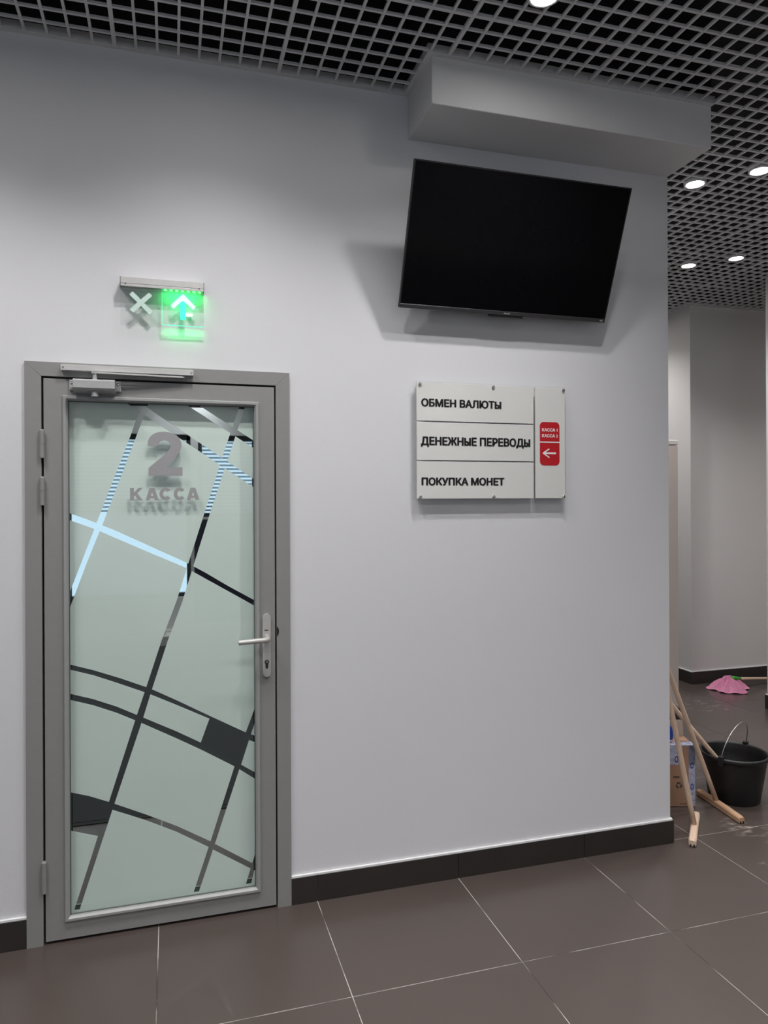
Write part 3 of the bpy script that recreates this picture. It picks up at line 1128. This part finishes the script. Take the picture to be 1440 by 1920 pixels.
PX, PY = .213, -.22
pairs = [
    (1.196, -.690, 'lit round downlight at the top picture edge above the television', 'lit round downlight above the television, outside the view'),
    (.130, -.690, 'round downlight above the door, nearer the wall', 'round downlight above the door, farther from the wall'),
    (-.940, -.690, 'round downlight left of the door, nearer the wall', 'round downlight left of the door, farther from the wall'),
    (2.672, .363, 'lit round downlight beside the wall corner, left of the nearer pair', 'lit round downlight cut by the right picture edge, nearer pair'),
    (3.555, 1.488, 'lit round downlight of the far pair, left one', 'lit round downlight of the far pair, right one'),
    (-1.5, -2.15, 'added round downlight outside the view, second row from the wall, far left, left one', 'added round downlight outside the view, second row from the wall, far left, right one'),  # unseen second and third rows, added to light the lower wall and room
    (0.15, -2.15, 'added round downlight outside the view, second row from the wall, middle left, left one', 'added round downlight outside the view, second row from the wall, middle left, right one'),
    (1.8, -2.15, 'added round downlight outside the view, second row from the wall, middle right, left one', 'added round downlight outside the view, second row from the wall, middle right, right one'),
    (3.45, -2.15, 'added round downlight outside the view, second row from the wall, far right, left one', 'added round downlight outside the view, second row from the wall, far right, right one'),
    (-1.5, -3.9, 'added round downlight outside the view, third row from the wall, far left, left one', 'added round downlight outside the view, third row from the wall, far left, right one'),
    (0.15, -3.9, 'added round downlight outside the view, third row from the wall, middle left, left one', 'added round downlight outside the view, third row from the wall, middle left, right one'),
    (1.8, -3.9, 'added round downlight outside the view, third row from the wall, middle right, left one', 'added round downlight outside the view, third row from the wall, middle right, right one'),
    (3.45, -3.9, 'added round downlight outside the view, third row from the wall, far right, left one', 'added round downlight outside the view, third row from the wall, far right, right one'),
    (-1.5, -6.05, 'added round downlight outside the view, row by the windows, far left, left one', 'added round downlight outside the view, row by the windows, far left, right one'),  # unseen row added to brighten the window wall in the door's reflections
    (0.15, -6.05, 'added round downlight outside the view, row by the windows, middle left, left one', 'added round downlight outside the view, row by the windows, middle left, right one'),
    (1.8, -6.05, 'added round downlight outside the view, row by the windows, middle right, left one', 'added round downlight outside the view, row by the windows, middle right, right one'),
    (3.45, -6.05, 'added round downlight outside the view, row by the windows, far right, left one', 'added round downlight outside the view, row by the windows, far right, right one'),
    (3.55, 2.95, 'added round downlight deep in the passage, hidden by the wall corner, left one', 'added round downlight deep in the passage, hidden by the wall corner, right one'),  # unseen pair added to brighten the left flank of the far block
    (5.05, 0.95, 'added round downlight beyond the right pillar, outside the view, left one', 'added round downlight beyond the right pillar, outside the view, right one'),  # this pair and the next are unseen, added to brighten the far face
    (4.9, -.69, 'added round downlight far to the right, outside the view, left one', 'added round downlight far to the right, outside the view, right one'),
]
for (x, y, la, lb) in pairs:
    downlight(x, y, la, 'round ceiling downlights')
    downlight(x + PX, y + PY, lb, 'round ceiling downlights')

# ================================================================== THINGS BEHIND THE CORNER
# ---- tall beige cabinet
cb = tag(empty('tall_cabinet', (2.77, 1.2, 0)), 'tall beige cabinet partly hidden behind the wall corner', 'cabinet')
adopt(cb, bx('cabinet_body', (2.47, 3.074, 1.02, 1.42, .05, 1.935), BEIGE, bev=.002), bx('plinth', (2.48, 3.064, 1.04, 1.41, 0, .05), DARKPANEL),
      bx('top_trim', (2.465, 3.074, 1.005, 1.425, 1.937, 1.966), BEIGE2, bev=.003), bx('cabinet_door', (2.475, 2.768, 1.003, 1.019, .06, 1.93), BEIGE, bev=.001),
      bx('cabinet_door', (2.772, 3.068, 1.003, 1.019, .06, 1.93), BEIGE, bev=.001))

# ---- cardboard box with printed tape
ang = math.radians(-18)
boxe = tag(empty('cardboard_box', (2.592, .286, 0)), 'brown cardboard box sealed with blue-printed tape beside the wall corner', 'box')
boxe.rotation_euler = (0, 0, ang)
BWd, BDp, BHt = .285, .145, .319


def bpart(o):
    o.parent = boxe
    return o


bpart(bx('carton', (-BWd, 0, 0, BDp, .002, BHt), CARD, bev=.002))
bm = bmesh.new()
prism(bm, [(BDp - .004, BHt), (BDp, BHt), (BDp + .012, BHt + .08), (BDp + .008, BHt + .08)], -BWd + .01, -.004, 'x')
bpart(obj('flap', bm, CARD2))
T_ = .0008
bpart(bx('tape', (-.032, T_, -T_, 0, .004, BHt), TAPE))
bpart(bx('tape', (0, T_, -T_, .02, .004, BHt), TAPE))
bpart(bx('tape', (-BWd, T_, -T_, 0, BHt - .10, BHt - .0), TAPE))
o = bpart(bx('tape', (-BWd, T_, -T_, .055, BHt, BHt + T_), TAPE))
bpart(bx('bare_patch', (-.064, -.033, -T_ * 1.6, 0, .10, BHt - .004), CARD))


def ring_pts(cx, cz, rx, rz, n=16):
    return [(cx + rx * math.cos(2 * math.pi * k / n), cz + rz * math.sin(2 * math.pi * k / n)) for k in range(n)]


for cx, cz in ((-.016, .215), (-.015, .105), (-.080, .255), (-.095, .246)):
    bpart(flat_shape('tape_mark', [ring_pts(cx, cz, .0095, .017), ring_pts(cx, cz, .0055, .010)], -T_ * 1.7, T_ * .5, TAPEP))
bpart(text_shape('box_lettering', 'шар', (-.112, -.080, .148, .160), -.0012, .0008, PRINT, bold=.02))
for k in range(3):
    t0 = math.radians(90 + 120 * k)
    lp = []
    R0, R1 = .009, .0155
    for q in range(7):
        a = t0 + math.radians(-42 + 62 * q / 6)
        lp.append((R1 * math.cos(a), R1 * math.sin(a)))
    a = t0 + math.radians(26)
    lp += [((R1 + .004) * math.cos(a), (R1 + .004) * math.sin(a)), (.0125 * math.cos(a + .55), .0125 * math.sin(a + .55)), ((R0 - .003) * math.cos(a), (R0 - .003) * math.sin(a))]
    for q in range(7):
        a = t0 + math.radians(20 - 62 * q / 6)
        lp.append((R0 * math.cos(a), R0 * math.sin(a)))
    bpart(flat_shape('recycling_mark', [[(x - .083, z + .112) for x, z in lp]], -.0012, .0008, PRINT))
for x in (-.075, -.062, -.05):
    bpart(flat_shape('box_dot', [ring_pts(x, .016, .0035, .0035, 10)], -.0012, .0008, PRINT))

# ---- blue bag on the box
bm = bmesh.new()
bmesh.ops.create_icosphere(bm, subdivisions=3, radius=1)
for v in bm.verts:
    p = v.co
    q = [math.copysign(abs(c) ** .55, c) for c in p]
    wob = 1 + .06 * math.sin(9 * p.x + 4 * p.z) * math.cos(7 * p.y)
    v.co = (q[0] * .075 * wob, q[1] * .035 * wob, max(-.0445, q[2] * .045 * wob))
bb = obj('bag_body', bm, BLUE, smooth=True)
bag = tag(empty('blue_bag', (2.452, .395, BHt + .0012)), 'small blue plastic bag lying on the cardboard box', 'bag')
bb.parent = bag
bb.location = (0, 0, .0450)
bb.rotation_euler = (0, 0, ang)
k_ = bx('white_stripe', (-.06, .06, -.0375, -.034, .012, .016), WHITEV)
k_.parent = bag
k_.rotation_euler = (0, 0, ang)

# ---- dark canister behind the box
cn = tag(empty('canister', (2.640, .520, 0)), 'dark grey square canister standing behind the cardboard box', 'canister')
bm = bmesh.new()
prism(bm, rrect(2.612, 2.668, .490, .548, .008), .0, .392, 'z')
a_ = obj('canister_body', bm, BEIGE2)
bm = bmesh.new()
prism(bm, rrect(2.607, 2.673, .485, .553, .008), .393, .452, 'z')
bmesh.ops.bevel(bm, geom=[e for e in bm.edges if all(abs(v.co.z - .452) < 1e-5 for v in e.verts)], offset=.003, segments=2, affect='EDGES')
b_ = obj('canister_cap', bm, CANM)
bm = bmesh.new()
prism(bm, rrect(2.606, 2.674, .484, .554, .008), .392, .400, 'z')
c_ = obj('cap_rim', bm, DARKM)
adopt(cn, a_, b_, c_)


# ---- wooden T-shaped floor scrapers / mop sticks
def stick(name, label, head, foot, top, head_mat, hw=.017, hh=.034):
    root = tag(empty(name, (foot[0], foot[1], 0)), label, 'mop stick', 'wooden T-shaped mop sticks')
    if head:
        a, b = Vector(head[0]), Vector(head[1])
        d = (b - a).normalized()
        n = Vector((-d.y, d.x))
        bm = bmesh.new()
        L = (b - a).length
        secs = []
        for t in (0, .05, .35, .5, .65, .95, 1):
            c = a + (b - a) * t
            top_z = hh * (.86 if t in (0, 1) else 1.0 if abs(t - .5) < .2 else .92)
            w = hw * (.85 if t in (0, 1) else 1)
            secs.append([bm.verts.new((c.x + n.x * w * s_, c.y + n.y * w * s_, z)) for s_, z in ((-1, .004), (1, .004), (1, top_z * .8), (.7, top_z), (-.7, top_z), (-1, top_z * .8))])
        for i in range(len(secs) - 1):
            for k in range(6):
                bm.faces.new((secs[i][k], secs[i][(k + 1) % 6], secs[i + 1][(k + 1) % 6], secs[i + 1][k]))
        bm.faces.new(secs[0][::-1])
        bm.faces.new(secs[-1])
        keep(obj('head', bm, head_mat), root)
        bm = bmesh.new()
        for sgn in (-.45, .45):
            q = [a + n * hw * (sgn - .22) - d * .001, a + n * hw * (sgn + .22) - d * .001, b + n * hw * (sgn + .22) + d * .001, b + n * hw * (sgn - .22) + d * .001]
            prism(bm, [(p.x, p.y) for p in q], 0, .012, 'z')
        keep(obj('rubber_edge', bm, GAP), root)
    f, t = Vector(foot), Vector(top)
    pts = [f.lerp(t, k / 8) for k in range(9)]
    bm = bmesh.new()
    tube(bm, pts, .0125, 14, r_end=.0120)
    o = keep(obj('handle', bm, WOOD, smooth=True), root)
    return root


stick('mop_stick', 'wooden T-shaped mop stick leaning at the wall corner, head pointing at the viewer', ((2.279, -.071), (2.512, .182)), (2.400, .060, .022), (2.2290, .1195, .965), WOOD)
stick('mop_stick', 'wooden T-shaped mop stick with its head on the floor beside the black bucket', ((2.676, .058), (2.722, .414)), (2.706, .262, .022), (2.2290, .240, 1.130), WOOD2)
stick('mop_stick', 'bare wooden stick standing in the black bucket', None, (2.937, .313, .022), (2.2290, .389, .836), WOOD)

# ---- bucket
BC = (2.872, .325)
bk = tag(empty('bucket', (*BC, 0)), 'black plastic bucket with a wire handle on the tiled floor', 'bucket')
bm = bmesh.new()
lathe(bm, [(.112, .003), (.122, 0), (.126, .004), (.158, .205), (.160, .226), (.170, .228), (.174, .236), (.172, .246), (.166, .250), (.160, .247), (.156, .238), (.152, .205), (.120, .010), (.05, .008), (.002, .008)], 48, caps=False)
o = obj('bucket_body', bm, BUCKET, smooth=True)
o.parent = bk
th = math.atan2(.140, .269)
lug = []
for s_ in (1, -1):
    bm = bmesh.new()
    box(bm, .158, .180, -.013, .013, .212, .262, bev=.003)
    l_ = obj('handle_lug', bm, BUCKET)
    l_.parent = bk
    l_.rotation_euler = (0, 0, th + (0 if s_ > 0 else math.pi))
bm = bmesh.new()
pts = []
for k in range(25):
    t = math.pi * k / 24
    r, zz = .172 * math.cos(t), .245 + .160 * math.sin(t) ** .9
    lean = .035 * math.sin(t)
    pts.append((r * math.cos(th) + lean * math.sin(th), r * math.sin(th) - lean * math.cos(th), zz))
tube(bm, pts, .0028, 8)
o = obj('wire_handle', bm, WIRE, smooth=True)
o.parent = bk

# ---- pink cloth mop in the background
mp_ = tag(empty('floor_mop', (4.47, 2.12, 0)), 'pink cloth floor mop with a pale handle lying by the far wall', 'mop')
bm = bmesh.new()
NR, NA = 14, 72
verts = []
for i in range(NR + 1):
    row = []
    u = i / NR
    for k in range(NA):
        t = 2 * math.pi * k / NA
        rad = (.155 + .022 * math.sin(3 * t + .6) + .016 * math.sin(5 * t + 2)) * u
        zz = .112 * (1 - u ** 1.35) * (1 + .10 * math.sin(4 * t + 1))
        fold = .016 * math.sin(11 * t + 2.5 * u + .8 * math.sin(2 * t)) * math.sin(math.pi * min(1, u * 1.05)) + .006 * math.sin(23 * t + 5 * u) * u
        zz = max(.004 + .004 * (1 + math.sin(9 * t)) * u, zz + fold)
        x, y = rad * math.cos(t) * 1.05 - .035 * (1 - u), rad * math.sin(t) * .82
        row.append(bm.verts.new((x, y, zz)))
    verts.append(row)
for i in range(NR):
    for k in range(NA):
        if i == 0:
            bm.faces.new((verts[0][k], verts[1][k], verts[1][(k + 1) % NA])) if False else None
        bm.faces.new((verts[i][k], verts[i][(k + 1) % NA], verts[i + 1][(k + 1) % NA], verts[i + 1][k]))
bmesh.ops.remove_doubles(bm, verts=verts[0], dist=1e-3)
o = obj('mop_cloth', bm, PINK, smooth=True)
o.parent = mp_
bm = bmesh.new()
tube(bm, [(4.490, 2.110, .102), (4.535, 2.125, .092), (4.590, 2.140, .080)], .016, 14, r_end=.013)
keep(obj('mop_socket', bm, GREEN, smooth=True), mp_)
bm = bmesh.new()
tube(bm, [(4.580, 2.138, .082), (4.80, 2.175, .058), (5.22, 2.245, .0125)], .0115, 14)
keep(obj('mop_handle', bm, WOOD, smooth=True), mp_)

# ---- mat added behind the viewer to darken what the door's mirror strips reflect
em = tag(empty('reflection_mat', (-.1, -3.2, 0)), 'black rubber entrance mat on the floor behind the viewer', 'mat')
MATM = mat('black_rubber', (.012, .012, .013), .9, bump=.3, bscale=120)
adopt(em, bx('mat_base', (-1.25, 1.05, -5.4, -.95, 0, .008), MATM, bev=.002))
for b6 in ((-1.28, -1.25, -5.43, -.92), (1.05, 1.08, -5.43, -.92), (-1.25, 1.05, -.95, -.92), (-1.25, 1.05, -5.43, -5.4)):
    keep(bx('mat_edge', (*b6, 0, .005), MATM), em)
